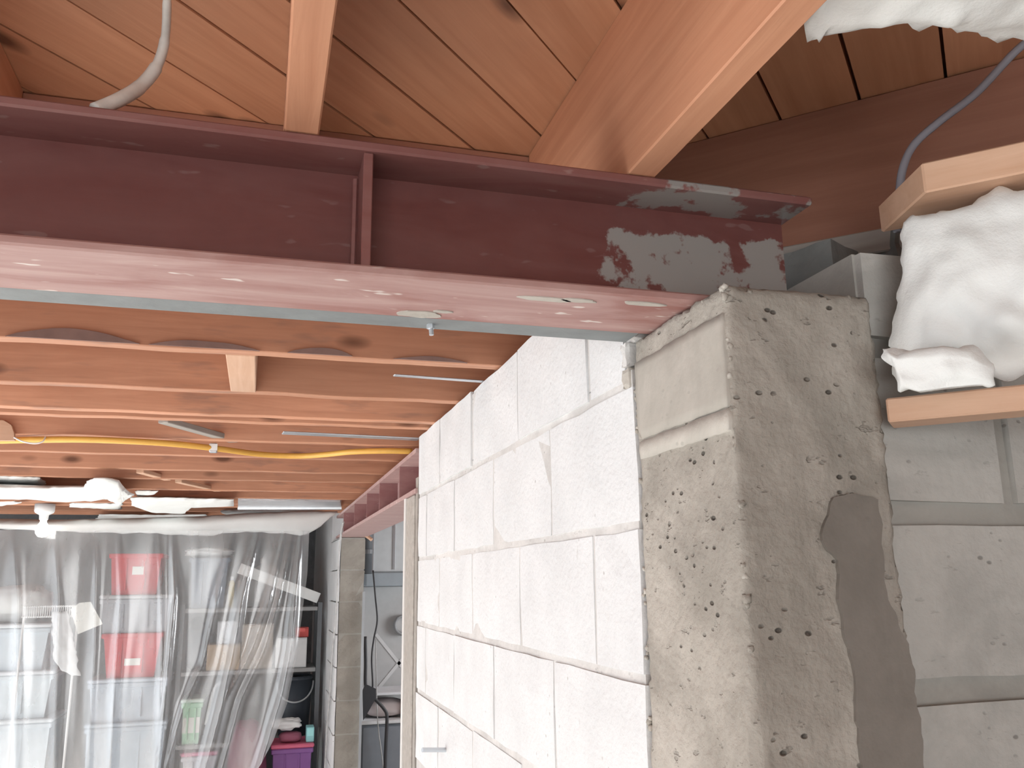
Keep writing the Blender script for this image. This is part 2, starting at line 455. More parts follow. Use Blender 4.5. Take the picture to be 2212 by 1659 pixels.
# crumbled mortar around the open pocket by the pier
mesh('mortar_lump', *rough(.503, .55, 1.098, 1.135, .338, .352, .008, .003, .004, 3), WHITE_MORTAR, wm)
mesh('mortar_lump', *rough(.497, .54, 1.112, 1.140, .268, .300, .008, .004, .005, 5), RENDER_PALE, wm)
mesh('mortar_lump', *rough(.495, .53, 1.118, 1.138, .300, .338, .008, .004, .006, 6), WHITE_MORTAR, wm)

# grey block wall facing the lens, right of the pier
wr = empty('wall_right', (1.8, .95, FLOOR), kind='structure')
YW = .862
box('mortar', .705, XR, YW+.011, YW+.19, FLOOR, .40, MORTAR_GREY, wr)
z1 = zA+.203; z0 = zA; course = 0
while z0 > FLOOR-.1:
    ph = .203 if course % 2 else 0
    xs = [.692+ph-.406+.406*j for j in range(0, 8)]
    for a, b in zip(xs, xs[1:]):
        xa, xb = max(a+.009, .706), min(b-.009, XR)
        if xb-xa < .02 or course == 0 and xa > 2.2: continue
        sd += 1; dy = random.uniform(-.002, .002)
        block(wr, xa, xb, YW+dy, YW+.185, max(z0+.013, FLOOR), min(z1-.012, .40), BLOCK_GREY, sd)
    z1 = z0; z0 -= .203; course += 1

# ------------------------------------------------------------------ concrete pier carrying the beam
pier = empty('concrete_pier', (.6, .97, FLOOR), 'rough grey concrete pier between white block wall and grey wall, under the red beam', 'pier')
PT = .3335
mesh('pier_body', *rough(.5, .703, .842, 1.1, FLOOR, PT, .0085, .0035, .0075, 11, .0014), CONC, pier, smooth=True)
# smooth render on the cheek and the paler band below it
mesh('render_coat', *rough(.4975, .51, .846, 1.094, .188, .30, .014, .0015, .003, 4), PLASTER, pier, smooth=True)
mesh('mortar_band', *rough(.4960, .51, .845, 1.088, .160, .187, .012, .002, .003, 9), RENDER_PALE, pier, smooth=True)
# dark cement fillet running down the joint between pier and grey wall
patch = [(1800,1072),(1845,1068),(1892,1074),(1903,1120),(1908,1190),(1912,1270),(1935,1330),(1962,1390),(1974,1440),(1976,1500),(1992,1560),(1996,1659),(2004,1760),
         (1880,1760),(1862,1659),(1850,1540),(1845,1440),(1828,1380),(1815,1300),(1812,1210),(1795,1190),(1776,1170),(1786,1110)]
pv = resample([P(x, y, Y=.8365) for x, y in patch+patch[:1]], 110)[:-1]
pv = [p+Vector((noise.noise(p*60)*.0035+noise.noise(p*160)*.0018, 0, noise.noise(p*70+Vector((5,0,0)))*.003)) for p in pv]
n = len(pv); V = [Vector(p) for p in pv]+[Vector((p.x*1.004, .872, p.z)) for p in pv]
mesh('cement_patch', V, [list(range(n)), list(range(n, 2*n))]+[(i, (i+1) % n, n+(i+1) % n, n+i) for i in range(n)], CEMENT, pier)
# crumbs along the broken top lip
def crumb(x, y, z, r, k):
    V, Fc = [], []
    for a in range(5):
        for b in range(8):
            th, ph = math.pi*(a+.02)/4.04, 2*math.pi*b/8; d = Vector((math.sin(th)*math.cos(ph), math.sin(th)*math.sin(ph), math.cos(th)))
            V.append(Vector((x, y, z))+d*r*(1+.7*noise.noise(d*1.7+Vector((k*3.3, 0, 0)))))
    for a in range(4):
        for b in range(8): Fc.append((a*8+b, a*8+(b+1) % 8, a*8+8+(b+1) % 8, a*8+8+b))
    mesh('crumb', V, Fc, RENDER_PALE if k % 3 == 0 else CONC, pier, smooth=True)
for k in range(20):
    if k < 7: crumb(.504+random.uniform(-.002, .006), random.uniform(.848, .915), PT-.006+random.uniform(-.003, .002), random.uniform(.003, .0065), k)
    else: crumb(random.uniform(.505, .70), .848+random.uniform(-.002, .012), PT-.006+random.uniform(-.003, .002), random.uniform(.003, .006), k)
for k in range(26):
    z = PT-.42*random.random()**1.3; crumb(.505+random.uniform(-.002, .002), .847+random.uniform(-.002, .002), z, random.uniform(.0025, .0055), k+50)
for k in range(18):
    crumb(.503, 1.10+random.uniform(-.003, .006), random.uniform(-.25, .26), random.uniform(.002, .005), k+90)
# block pieces left standing on the pier behind the beam end
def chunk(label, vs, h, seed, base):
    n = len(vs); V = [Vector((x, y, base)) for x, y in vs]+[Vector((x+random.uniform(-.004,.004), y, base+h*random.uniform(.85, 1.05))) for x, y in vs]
    o = mesh('block_fragment', V, [list(range(n)), list(range(n, 2*n))]+[(i, (i+1) % n, n+(i+1) % n, n+i) for i in range(n)], BLOCK_SHADE)
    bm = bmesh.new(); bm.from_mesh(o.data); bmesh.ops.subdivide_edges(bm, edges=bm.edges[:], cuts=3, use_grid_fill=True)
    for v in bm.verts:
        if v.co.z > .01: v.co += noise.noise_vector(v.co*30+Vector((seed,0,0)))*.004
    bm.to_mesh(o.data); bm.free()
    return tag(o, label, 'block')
chunk('broken shade-darkened grey block piece with a pointed top behind the beam end', [(.735,1.065),(.768,.995),(.845,1.03),(.83,1.09)], .085, 1, .40)
chunk('shade-darkened grey block piece beside the billowing wool insulation', [(.868,1.045),(.875,.985),(.965,.99),(.96,1.05)], .10, 2, .40)

# ------------------------------------------------------------------ steel beam in the foreground
BZ0, BZ1, FT = .336, .500, .012
BY0, BY1 = .922, 1.070; BX0, BX1 = -2.2, .692
sb = empty('steel_beam', (-.7, .996, BZ0), 'dark red oxide painted steel I-beam resting on the concrete pier', 'beam')
def flange(name, z0, z1, mat):
    box(name, BX0, BX1, BY0, BY1, z0, z1, mat, sb, ch=.0025)
flange('bottom_flange', BZ0, BZ0+FT, RED_BOT_LIT); flange('top_flange', BZ1-FT, BZ1, RED_TOP_LIT)
box('web', BX0, BX1-.004, .9915, 1.0005, BZ0+FT, BZ1-FT, RED_WEB, sb)
xs_ = P(793, 450, Y=.93).x
box('stiffener', xs_-.0055, xs_+.0055, BY0+.006, .9915, BZ0+FT, BZ1-FT, RED_TOP_LIT, sb, ch=.001)
box('stiffener', xs_-.95, xs_-.939, BY0+.006, .9915, BZ0+FT, BZ1-FT, RED_TOP_LIT, sb, ch=.001)
mesh('weld_bead', *tube([(xs_-.009, .985, BZ0+FT+.001+i*.0145) for i in range(10)], .004, 6, 2), RED_TOP_LIT, sb)
# cement smeared on the flange near its bearing
def smear(x, y, w_, h_, z, seed):
    pts = []
    for k in range(18):
        a = 2*math.pi*k/18; r = 1+.35*noise.noise(Vector((math.cos(a)*1.6, math.sin(a)*1.6, seed)))
        pts.append((x+w_*math.cos(a)*r, y+h_*math.sin(a)*r))
    V = [Vector((a, b, z-.0014)) for a, b in pts]+[Vector((a, b, z+.002)) for a, b in pts]
    n = 18
    mesh('cement_smear', V, [list(range(n))[::-1], list(range(n, 2*n))]+[(i, (i+1) % n, n+(i+1) % n, n+i) for i in range(n)], RENDER_PALE, sb)
for (x, y), w_, h_, s_ in (((1180,645), .035, .007, 1), ((1250,648), .022, .006, 2), ((905,678), .030, .012, 3), ((955,672), .012, .005, 4), ((1390,655), .03, .006, 5)):
    q = P(x, y, Z=BZ0); smear(q.x, q.y, w_, h_, BZ0, s_)
# flat steel strip bolted along the far edge of the beam
st = empty('steel_strip', (-.7, 1.09, BZ0), 'dull grey steel strip running along the back edge of the red beam', 'strip')
box('strip_plate', BX0, .498, BY1+.0005, 1.119, BZ0+.001, BZ0+.007, STEEL, st, ch=.0008)
box('strip_leg', BX0, .498, BY1+.0005, BY1+.006, BZ0+.007, BZ0+.05, STEEL, st)
q = P(930, 703, Z=BZ0)
mesh('bolt', *join(tube([(q.x, 1.098, BZ0+.004), (q.x+.001, 1.097, BZ0-.014)], .0032, 8, 0), tube([(q.x, 1.098, BZ0+.001), (q.x, 1.098, BZ0-.005)], .0055, 6, 0)), GALV, st)

# ------------------------------------------------------------------ joists of the near bays, resting on the beam
NB = 'floor joists resting on the red steel beam'
near = [(-1.25, 'second floor joist from the dark joist by the pale cable, away from the pier'), (-.834, 'first floor joist from the dark joist by the pale cable, away from the pier'), (-.419, 'dark floor joist in the bay with the hanging grey cable'),
        (.003, 'stained floor joist with a pale end, standing on the red beam between two plank bays'),
        (.424, 'floor joist with scuffed pale edges, next to the shaded bay with wool insulation')]
for i, (x, lab) in enumerate(near):
    o = board('floor_joist', (x+.0195, -2.9, BZ1+.0005), (x+.0195, 1.335, BZ1+.0005), .039, PZ-BZ1-.001, W_NEAR, ch=.002, wobble=.0012, seed=i)
    tag(o, lab or 'floor joist over the beam, left of the dark joist by the grey cable', 'joist', NB)
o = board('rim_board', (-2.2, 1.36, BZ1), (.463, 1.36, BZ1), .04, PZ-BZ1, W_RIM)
tag(o, 'dark brown rim board closing the plank bays behind the red beam', 'board')
# rim board set at 45 degrees over the block wall, shaded bay
def dg(D, s): return Vector((D/2+s*S2, D/2-s*S2, 0))     # point on x+y=D, s along (1,-1)
a, b = dg(1.93, -.55), dg(1.93, .75)
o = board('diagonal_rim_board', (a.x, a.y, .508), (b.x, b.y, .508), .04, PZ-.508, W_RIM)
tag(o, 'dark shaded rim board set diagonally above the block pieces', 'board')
o = board('sill_plate', (a.x+.02, a.y+.02, .47), (b.x+.02, b.y+.02, .47), .14, .037, W_JAMB, side=.5)
tag(o, 'grey weathered sill plate under the diagonal rim board', 'board')

# ------------------------------------------------------------------ joists beyond the beam
FB = 'joists of the far room bearing on the white block wall'
JZ = .4755
ordinal = ['first', 'second', 'third', 'fourth', 'fifth', 'sixth', 'seventh', 'eighth', 'ninth', 'tenth', 'eleventh', 'twelfth', 'thirteenth', 'fourteenth']
FJ = [1.832, 2.24, 2.567, 2.668, 3.041, 3.436, 3.887, 4.239, 4.726, 5.13, 5.543, 5.76, 6.14, 6.5]
extra = {0: ' with dark waney edges', 3: ', paired closely with the one before', 4: ' with the yellow pipe clipped under it', 8: ' with white wool hanging behind it'}
o = board('ceiling_joist', (-3.5, 1.46, JZ), (.60, 1.46, JZ), .04, PZ-JZ, W_JOIST); tag(o, 'joist hidden close behind the red steel beam', 'joist', FB)
for i, y in enumerate(FJ):
    x1 = .60 if y < 2.8 else .62 if y < 6.4 else .49
    o = board('ceiling_joist', (-3.5, y+.019, JZ), (x1, y+.019, JZ), .038, PZ-JZ, W_JOIST, wobble=.004 if i < 5 else .003, seed=i+20)
    tag(o, ordinal[i]+' joist in view beyond the steel beam'+extra.get(i, ''), 'joist', FB)
# waney bark edges on the first joist
bark = plain('bark_edge', (.24,.155,.135), .9, .2, .3, 20)
for (xa, ya), (xb, yb), h in (((10,735),(300,752),.03), ((320,757),(560,770),.018), ((620,780),(760,790),.02), ((850,795),(1010,800),.014)):
    pa, pb = P(xa, ya, Y=1.828), P(xb, yb, Y=1.828); n = 12; V = []
    for i in range(n+1):
        t = i/n; x = pa.x+(pb.x-pa.x)*t; hh = h*(math.sin(math.pi*t)**.8)*(.75+.5*noise.noise(Vector((x*9, 2, 0))))+.0015
        V += [(x, 1.8275, JZ+.002), (x, 1.8265, JZ+hh), (x, 1.8325, JZ+hh), (x, 1.8325, JZ+.002)]
    Fc = [(i*4+k, i*4+(k+1) % 4, i*4+4+(k+1) % 4, i*4+4+k) for i in range(n) for k in range(4)]+[(0,1,2,3), (n*4, n*4+1, n*4+2, n*4+3)]
    o = mesh('waney_edge', V, Fc, bark, bpy.data.objects['ceiling_joist.001'])
# solid blocking between the first two joists
pa = P(485, 780, Z=JZ); pb = P(548, 783, Z=JZ)
M_ = board('blocking', ((pa.x+pb.x)/2+.004, FJ[0]+.038, JZ-.001), ((pa.x+pb.x)/2+.004, FJ[1], JZ-.001), pb.x-pa.x, .20, W_PALE)
tag(M_, 'pale wooden blocking piece fitted between the first two joists', 'blocking')
# cross bridging further back
def strut(p, q, za, zb, wid, lab, mat=W_PALE):
    A = P(*p, Z=za); B = P(*q, Z=zb)
    tag(board('bridging_strut', A, B, wid, .018, mat), lab, 'bridging', 'bridging between the joists')
strut((352,914), (505,956), JZ+.004, JZ+.006, .035, 'whitish bridging strut slanting in front of the yellow pipe joist', W_JAMB)
strut((302,1022), (362,1038), JZ+.004, JZ+.004, .035, 'short pale bridging strut in the bay before the wool insulation')
strut((385,1043), (470,1062), JZ+.004, JZ+.004, .035, 'longer pale bridging strut next to the white wool insulation')
# metal straps under the joists near the wall
def strap(p, q, z, wid, lab):
    A, B = P(*p, Z=z), P(*q, Z=z)
    tag(board('metal_strap', A, B, wid, .004, GALV), lab, 'strap')
strap((850,812), (1045,826), JZ-.002, .016, 'thin galvanised strap under the first joist by the block wall')
strap((610,936), (905,950), JZ-.004, .05, 'wide galvanised strap under the fourth joist by the block wall')

# yellow pipe and its clip
yp = [(-150,955),(0,952),(90,950),(200,950),(350,957),(460,968),(560,981),(640,985),(700,982),(760,976),(830,974),(890,975)]
gp = empty('yellow_pipe', P(460, 968, Z=.457), 'yellow flexible pipe sagging under the joists of the far room', 'pipe')
mesh('pipe', *tube([P(x, y, Z=.459) for x, y in yp], .0105, 10, 6), YELLOW, gp, smooth=True)
c = P(461, 968, Z=.459)
mesh('clip', *boxv(c.x-.013, c.x+.013, c.y-.014, c.y+.013, c.z-.016, c.z+.016, .003), GALV, gp)
mesh('clip_label', *boxv(c.x-.0135, c.x+.0135, c.y-.0146, c.y-.0135, c.z-.010, c.z+.013), WHITE_PL, gp)
# pale block and wire loop at the left
a = P(-20, 950, Z=.458); V = [P(x, y, Y=3.02) for x, y in ((-40,905),(8,908),(24,918),(30,935),(31,951),(-40,951))]
n = len(V); V = V+[v+Vector((0, .018, 0)) for v in V]
o = mesh('wooden_cleat', V, [list(range(n)), list(range(n, 2*n))]+[(i, (i+1) % n, n+(i+1) % n, n+i) for i in range(n)], W_PALE)
tag(o, 'pale rounded wooden cleat above the yellow pipe', 'cleat')
o = mesh('wire_loop', *tube([P(30,945,Y=3.02), P(50,954,Y=3.015), P(75,958,Y=3.015), P(92,954,Y=3.02), P(98,944,Y=3.035)], .0025, 6), WHITE_PL)
tag(o, 'thin white wire loop hanging by the yellow pipe', 'wire')

# ------------------------------------------------------------------ far steel beam over the opening
fb = empty('steel_beam', (.58, 4.4, .29), 'pale red steel beam with rows of stiffener plates beside the opening', 'beam')
box('bottom_flange', .490, .665, 2.862, 5.97, .29, .305, RED_FAR_LIT, fb)
box('top_flange', .490, .665, 2.862, 5.97, .425, .44, RED_FAR_LIT, fb)
box('web', .572, .584, 2.862, 5.97, .305, .425, RED_FAR_LIT, fb)
for y in (3.228, 3.80, 4.263, 4.846, 5.48):
    box('stiffener', .493, .572, y, y+.012, .305, .425, RED_PLATE_SHADE, fb)
o = board('nailer_plate', (.60, 2.87, .4405), (.60, 5.97, .4405), .11, .034, W_JOIST); tag(o, 'wooden nailing plate lying on the pale red beam', 'board')
# grey jamb at the end of the painted wall
jb = empty('door_jamb', (.6, 2.95, FLOOR), 'weathered grey timber jamb at the end of the white block wall', 'jamb')
mesh('jamb_board', *rough(.497, .69, 2.856, 2.905, FLOOR, .345, .05, .002, .004, 31), W_JAMB, jb)
box('jamb_stop', .492, .69, 2.907, 3.055, FLOOR, .289, W_JAMB, jb, ch=.004)
box('jamb_edge', .489, .50, 3.056, 3.09, FLOOR, .289, plain('pale_edge', (.72,.71,.69), .7), jb)

# far pier: white painted flank, grey front
fp = empty('block_pier', (.58, 6.1, FLOOR), 'block pier with white flank and grey front under the pale red beam', 'pier')
z = FLOOR; k = 0
while z < .288:
    zt = min(z+.2, .289)
    mesh('block', *rough(.506, .665, 5.775, 6.03+.03*(k % 2), z+.004, zt-.002, .1, .003, .006, 90+k), concrete('far_grey_block', (.33,.31,.275), (.42,.40,.36), .3) if k == 0 else bpy.data.materials['far_grey_block'], fp)
    mesh('white_facing', *rough(.492, .506, 5.772, 6.43, z+.003, zt-.002, .1, .002, .004, 120+k), WHITE_BLOCK, fp)
    z += .2; k += 1
box('mortar', .508, .66, 5.779, 6.43, FLOOR, .287, MORTAR_GREY, fp)
o = mesh('cable', *tube([P(742,1128,X=.480), P(736,1160,X=.480), P(731,1230,X=.480), P(728,1300,X=.480), P(719,1400,X=.480), P(714,1480,X=.480), P(707,1570,X=.480), P(700,1700,X=.480), P(697,1760,X=.480)], .006, 6), CABLE_GREY)
tag(o, 'thin grey cable running down the corner of the far block pier', 'cable')
o = mesh('pipe_stub', *tube([P(782,1150,Y=5.70), P(803,1166,Y=5.66)], .011, 8, 0), W_PALE)
tag(o, 'short pale peg sticking out below the pale red beam', 'peg')

# white wrapped lintel over the plastic sheet
A = [P(x, y, Y=5.86) for x, y in ((-420,1146),(0,1142),(130,1149),(280,1152),(330,1153),(440,1158),(520,1149),(600,1152),(655,1157),(690,1140),(705,1125))]
B = [Vector((p.x, 5.86, .47)) for p in A]
B = [P(x, y, Y=5.86) for x, y in ((-420,1128),(0,1128),(130,1128),(280,1124),(330,1122),(440,1118),(520,1112),(600,1109),(655,1107),(700,1106),(730,1106))]
o = mesh('lintel', *lumpy(A, B, (0,-1,-.25), .03, .17, 60, 8, .006, 9, .006, 3), WHITE_PAINT, smooth=True)
tag(o, 'white wrapped lintel across the opening above the plastic sheet', 'lintel')

# ------------------------------------------------------------------ wool insulation
def batt(lab, far, near_, z, bulge=.02, th=.06, nu=30, nv=10, amp=.012, seed=0, up=(0,0,-1), sink=0):
    A = [P(x, y, Z=z) for x, y in far]; B = [P(x, y, Z=z) for x, y in near_]
    o = mesh('insulation_batt', *lumpy(A, B, up, bulge, th, nu, nv, amp, 12, .020, seed), WOOL, smooth=True)
    return tag(o, lab, 'insulation', 'white glass wool batts')
Z0 = JZ-.012
batt('long white wool batt under the far joists with a drooping lobe near its end', [(-260,1072),(-120,1076),(0,1077),(60,1079),(130,1084),(200,1082),(236,1078),(258,1092),(272,1080),(288,1072)], [(-260,1050),(-120,1052),(0,1054),(90,1056),(180,1056),(190,1042),(205,1036),(235,1037),(255,1042),(266,1060)], JZ-.052, .010, .03, 60, 12, .010, 1)
batt('ragged white wool tuft at the ninth joist, left end', [(-60,1046),(0,1045),(40,1052),(75,1055),(96,1053)], [(-60,1029),(0,1030),(40,1032),(75,1032),(94,1034)], JZ-.004, .010, .02, 18, 8, .008, seed=2)
batt('small white wool tuft right of the hanging clump', [(296,1072),(302,1070),(312,1070),(336,1066)], [(292,1062),(298,1061),(310,1061),(340,1062)], JZ-.004, .010, .012, 14, 6, .006, 4)
batt('long white wool batt ending at the silver duct', [(285,1092),(330,1108),(400,1110),(402,1096),(440,1096),(505,1094)], [(282,1076),(330,1076),(400,1077),(420,1078),(450,1079),(505,1080)], JZ-.03, .012, .02, 30, 10, .008, 5)
batt('thin white wool strip over the lintel, right of the bulb', [(205,1122),(260,1128),(330,1132),(400,1128),(446,1120)], [(215,1112),(260,1112),(330,1113),(400,1112),(446,1112)], JZ-.014, .014, .014, 24, 8, .008, 6)
batt('flat white wool strip under the last joists', [(150,1096),(215,1098),(262,1101)], [(155,1088),(215,1089),(262,1089)], JZ-.003, .008, .03, 14, 6, .006, 7)
batt('ragged white wool edge above the right end of the lintel', [(478,1109),(500,1113),(522,1118),(535,1110),(600,1112),(690,1113)], [(478,1105),(500,1106),(522,1107),(535,1106),(600,1106),(700,1107)], JZ-.012, .01, .03, 24, 6, .006, 8)
batt('white wool scrap at the left edge under the last joists', [(-120,1094),(0,1092),(46,1087)], [(-120,1085),(0,1085),(46,1085)], JZ-.003, .008, .03, 12, 6, .006, 9)
# near bays
batt('thick white wool batt hanging beside the scuffed joist, over the shaded bay', [(1752,62),(1756,78),(1764,96),(1775,74),(1830,68),(1900,52),(1955,40),(2010,44),(2060,60),(2120,74),(2212,98),(2330,120)],
     [(1800,-40),(1815,-40),(1830,-45),(1850,-60),(1900,-80),(1960,-95),(2020,-110),(2080,-120),(2140,-130),(2200,-140),(2300,-150),(2420,-160)], .56, .01, .12, 46, 16, .012, 10)
# silver duct between the last joists
A, B = P(514, 1096, Z=JZ-.006), P(738, 1096, Z=JZ-.006)
dk = empty('foil_duct', ((A.x+B.x)/2, A.y-.1, JZ-.006), 'silver foil duct panel between the last joists', 'duct')
a2, b2 = P(514, 1081, Z=JZ-.006), P(735, 1084, Z=JZ-.006)
V = [A, B, b2, a2]; V = V+[v+Vector((0,0,.05)) for v in V]
mesh('duct_skin', V, [(0,1,2,3),(4,5,6,7),(0,1,5,4),(1,2,6,5),(2,3,7,6),(3,0,4,7)], FOIL, dk)
mesh('duct_lip', *tube([A-Vector((0,0,.004)), B-Vector((0,0,.004))], .012, 6, 0), GALV, dk)

# wool wall panel at 45 degrees in front of the grey wall, with its two boards
def D45(x, y, D=1.5): return P(x, y, D=D)
l0, l1 = dg(1.5, -.095), dg(1.5, .42)
lb0, lb1 = D45(1915, 884), D45(2212, 858)
dv = (lb1-lb0).normalized()
def dboard(name, pL, length, zlo, zhi, depth, lab, cut):
    """board at 45 degrees; cut = how far the back corner of its free end is trimmed"""
    nrm = Vector((S2, S2, 0)); d = Vector((S2, -S2, 0)); V = []
    for z in (zlo, zhi):
        V += [pL+Vector((0,0,z-pL.z)), pL+d*length+Vector((0,0,z-pL.z)), pL+d*length+nrm*depth+Vector((0,0,z-pL.z)), pL+nrm*depth+d*cut+Vector((0,0,z-pL.z))]
    M = Matrix.Translation(pL) @ Matrix.Rotation(math.radians(-45), 4, 'Z'); Mi = M.inverted()
    o = mesh(name, [Mi @ v for v in V], [(0,1,2,3),(4,5,6,7),(0,1,5,4),(1,2,6,5),(2,3,7,6),(3,0,4,7)], W_PALE, None, M, recenter=False)
    bv = o.modifiers.new('edge', 'BEVEL'); bv.width = .002; bv.segments = 1
    return tag(o, lab, 'board')
dboard('stud_board', D45(1915, 884), .55, .172, .200, .05, 'pale pine board under the wool insulation on the grey wall', 0)
dboard('stud_board', D45(1993, 372), .55, .440, .478, .105, 'pale pine board with a cut end above the wool insulation', -.06)
topE = [D45(x, y, 1.53) for x, y in ((1950,480),(1975,458),(2040,452),(2110,432),(2160,412),(2230,400),(2330,380))]
botE = [D45(x, y, 1.53) for x, y in ((1935,845),(1990,848),(2040,838),(2090,826),(2150,832),(2230,820),(2330,800))]
midE = [D45(x, y, 1.53) for x, y in ((1918,650),(1950,655),(2020,660),(2090,690),(2150,730),(2230,760),(2330,780))]
def wool_panel(lab, A, B, bulge, seed, th=.08):
    o = mesh('insulation_batt', *lumpy(A, B, (-S2,-S2,-.15), bulge, th, 50, 30, .024, 8, .012, seed), WOOL, smooth=True)
    tag(o, lab, 'insulation', 'white glass wool batts')
wool_panel('big billowing white wool batt stuffed between the two pine boards', topE, [p+Vector((.004,.004,.012)) for p in botE], .035, 11, .05)
wool_panel('small white wool roll lying on the lower pine board', [D45(x,y,1.42) for x,y in ((1912,758),(1940,765),(1980,752),(2040,745),(2100,755),(2150,790))], [D45(x,y,1.42) for x,y in ((1932,790),(1945,838),(1985,850),(2040,842),(2100,835),(2150,832))], .02, 13, .05)

# cables in the near bays
cb = [P(362,-60,Z=.66), P(361,0,Z=.64), P(357,80,Z=.62), P(340,140,Z=.59), P(305,185,Z=.56), P(262,213,Z=.53), P(205,238,Z=.503)]
o = mesh('cable', *tube(cb, [.0045,.005,.006,.0075,.008,.008], 10, 8), CABLE_WHITE, smooth=True)
tag(o, 'dusty pale cable curving down onto the red steel beam', 'cable')
cb = [D45(2260,60,1.75), D45(2195,110,1.75), D45(2110,200,1.74), D45(2030,262,1.72), D45(1975,312,1.70), D45(1950,365,1.68), D45(1942,430,1.67), D45(1938,500,1.66)]
o = mesh('cable', *tube(cb, .0055, 8, 6), plain('blue_grey_cable', (.26,.26,.30), .5), smooth=True)
tag(o, 'blue grey cable hanging behind the pine board with a cut end', 'cable')
# rod sticking out of the white wall
a = P(972, 1620, X=.51); b = P(912, 1620, Y=a.y-.02)
o = mesh('wall_rod', *tube([a, b], .006, 8, 0), GALV); tag(o, 'short metal rod sticking out of the white block wall', 'rod')

# ------------------------------------------------------------------ bulb
bl = empty('light_bulb', P(92, 1118, Y=5.70), 'bare white bulb in a ceiling holder by the lintel', 'lamp')
c = P(92, 1143, Y=5.70)
mesh('bulb', *lathe([(.002,-.048),(.022,-.044),(.036,-.026),(.040,-.006),(.034,.016),(.020,.036),(.015,.055)], 18, (c.x, c.y, c.z)), BULB, bl, smooth=True)
mesh('holder', *lathe([(.018,.050),(.024,.056),(.026,.082),(.05,.095),(.055,.105),(.055,JZ-c.z)], 18, (c.x, c.y, c.z)), WHITE_PL, bl, smooth=True)

# ------------------------------------------------------------------ storage behind the plastic sheet
def px_rect(x0, y0, x1, y1, Y):
    a, b = P(x0, (y0+y1)/2, Y=Y), P(x1, (y0+y1)/2, Y=Y); t, d = P((x0+x1)/2, y0, Y=Y), P((x0+x1)/2, y1, Y=Y)
    return a.x, b.x, d.z, t.z
_mats = {}
def cm(c, rough_=.45, **k):
    key = (c, rough_)
    if key not in _mats: _mats[key] = plain('colour_%d' % len(_mats), c, rough_, **k)
    return _mats[key]
def tapered(x0, x1, y0, y1, z0, z1, t):
    v = [(x0+t, y0+t, z0), (x1-t, y0+t, z0), (x1-t, y1-t, z0), (x0+t, y1-t, z0), (x0, y0, z1), (x1, y0, z1), (x1, y1, z1), (x0, y1, z1)]
    return v, [(3,2,1,0), (4,5,6,7), (0,1,5,4), (1,2,6,5), (2,3,7,6), (3,0,4,7)]
def tote(name, label, x0, x1, z0, z1, Y, depth, c, taper=.03, lid=None, sticker=None, group='storage totes behind the plastic sheet'):
    e = empty(name, ((x0+x1)/2, Y+depth/2, z0), label, 'tote', group)
    m = cm(c)
    lh = .025 if lid else 0
    bx, bf = tapered(x0+.012, x1-.012, Y+.012, Y+depth-.012, z0+.001, z1-lh-.004, taper)
    mesh('body', bx, bf, m, e)
    mesh('rim', *boxv(x0, x1, Y, Y+depth, z1-lh-.034, z1-lh-.002, .006), m, e)
    for k in (.33, .67):     # moulded ribs
        xx = x0+(x1-x0)*k
        mesh('rib', *boxv(xx-.006, xx+.006, Y+taper*.45, Y+.05, z0+.03, z1-lh-.036, .003), m, e)
    if lid: mesh('lid', *boxv(x0-.004, x1+.004, Y-.004, Y+depth+.004, z1-lh, z1-.0005, .007), cm(lid), e)
    if sticker:
        u, v_, w_, h_ = sticker; sx, sz = x0+(x1-x0)*u, z0+(z1-z0)*v_
        yy = Y+.012+taper*(1-(sz-z0)/(z1-z0)); mesh('sticker', *boxv(sx-w_/2, sx+w_/2, yy-.008, yy+.01, sz-h_/2, sz+h_/2), PAPER, e)
    return e
def carton(label, x0, x1, z0, z1, Y, depth, c=(.50,.37,.25)):
    e = empty('carton', ((x0+x1)/2, Y+depth/2, z0), label, 'box', 'boxes on the storage shelves')
    mesh('body', *boxv(x0, x1, Y, Y+depth, z0+.001, z1-.006, .004), cm(c, .85), e)
    mesh('flap', *boxv(x0+.001, x1-.001, Y+.001, Y+depth/2-.002, z1-.0055, z1-.001), cm(c, .85), e)
    mesh('flap', *boxv(x0+.001, x1-.001, Y+depth/2+.002, Y+depth-.001, z1-.0055, z1-.001), cm(c, .85), e)
    mesh('tape', *boxv((x0+x1)/2-.02, (x0+x1)/2+.02, Y-.001, Y+.001, z0+.04, z1-.006), cm(tuple(min(1, q*1.25) for q in c), .35), e)
    return e
def blob(c, r, seed, amp=.18, freq=2.2, flat=True, nu=28, nv=18):
    V, Fc = [], []
    for j in range(nv+1):
        th = math.pi*j/nv
        for i in range(nu):
            a = 2*math.pi*i/nu; d = Vector((math.sin(th)*math.cos(a), math.sin(th)*math.sin(a), math.cos(th)))
            k = 1+amp*(noise.noise(d*freq+Vector((seed*5.3, 0, 0)))+.5*noise.noise(d*freq*2.6+Vector((seed, 9, 0))))
            if flat: d = Vector([math.copysign(abs(q)**.7, q) for q in d])
            V.append(Vector(c)+Vector((d.x*r[0]*k, d.y*r[1]*k, d.z*r[2]*k)))
    for j in range(nv):
        for i in range(nu): Fc.append((j*nu+i, j*nu+(i+1) % nu, (j+1)*nu+(i+1) % nu, (j+1)*nu+i))
    return V, Fc
def sit(vf, z):
    v, f = vf; lo = min(q.z for q in v); return [q+Vector((0,0,z-lo+.0008)) for q in v], f
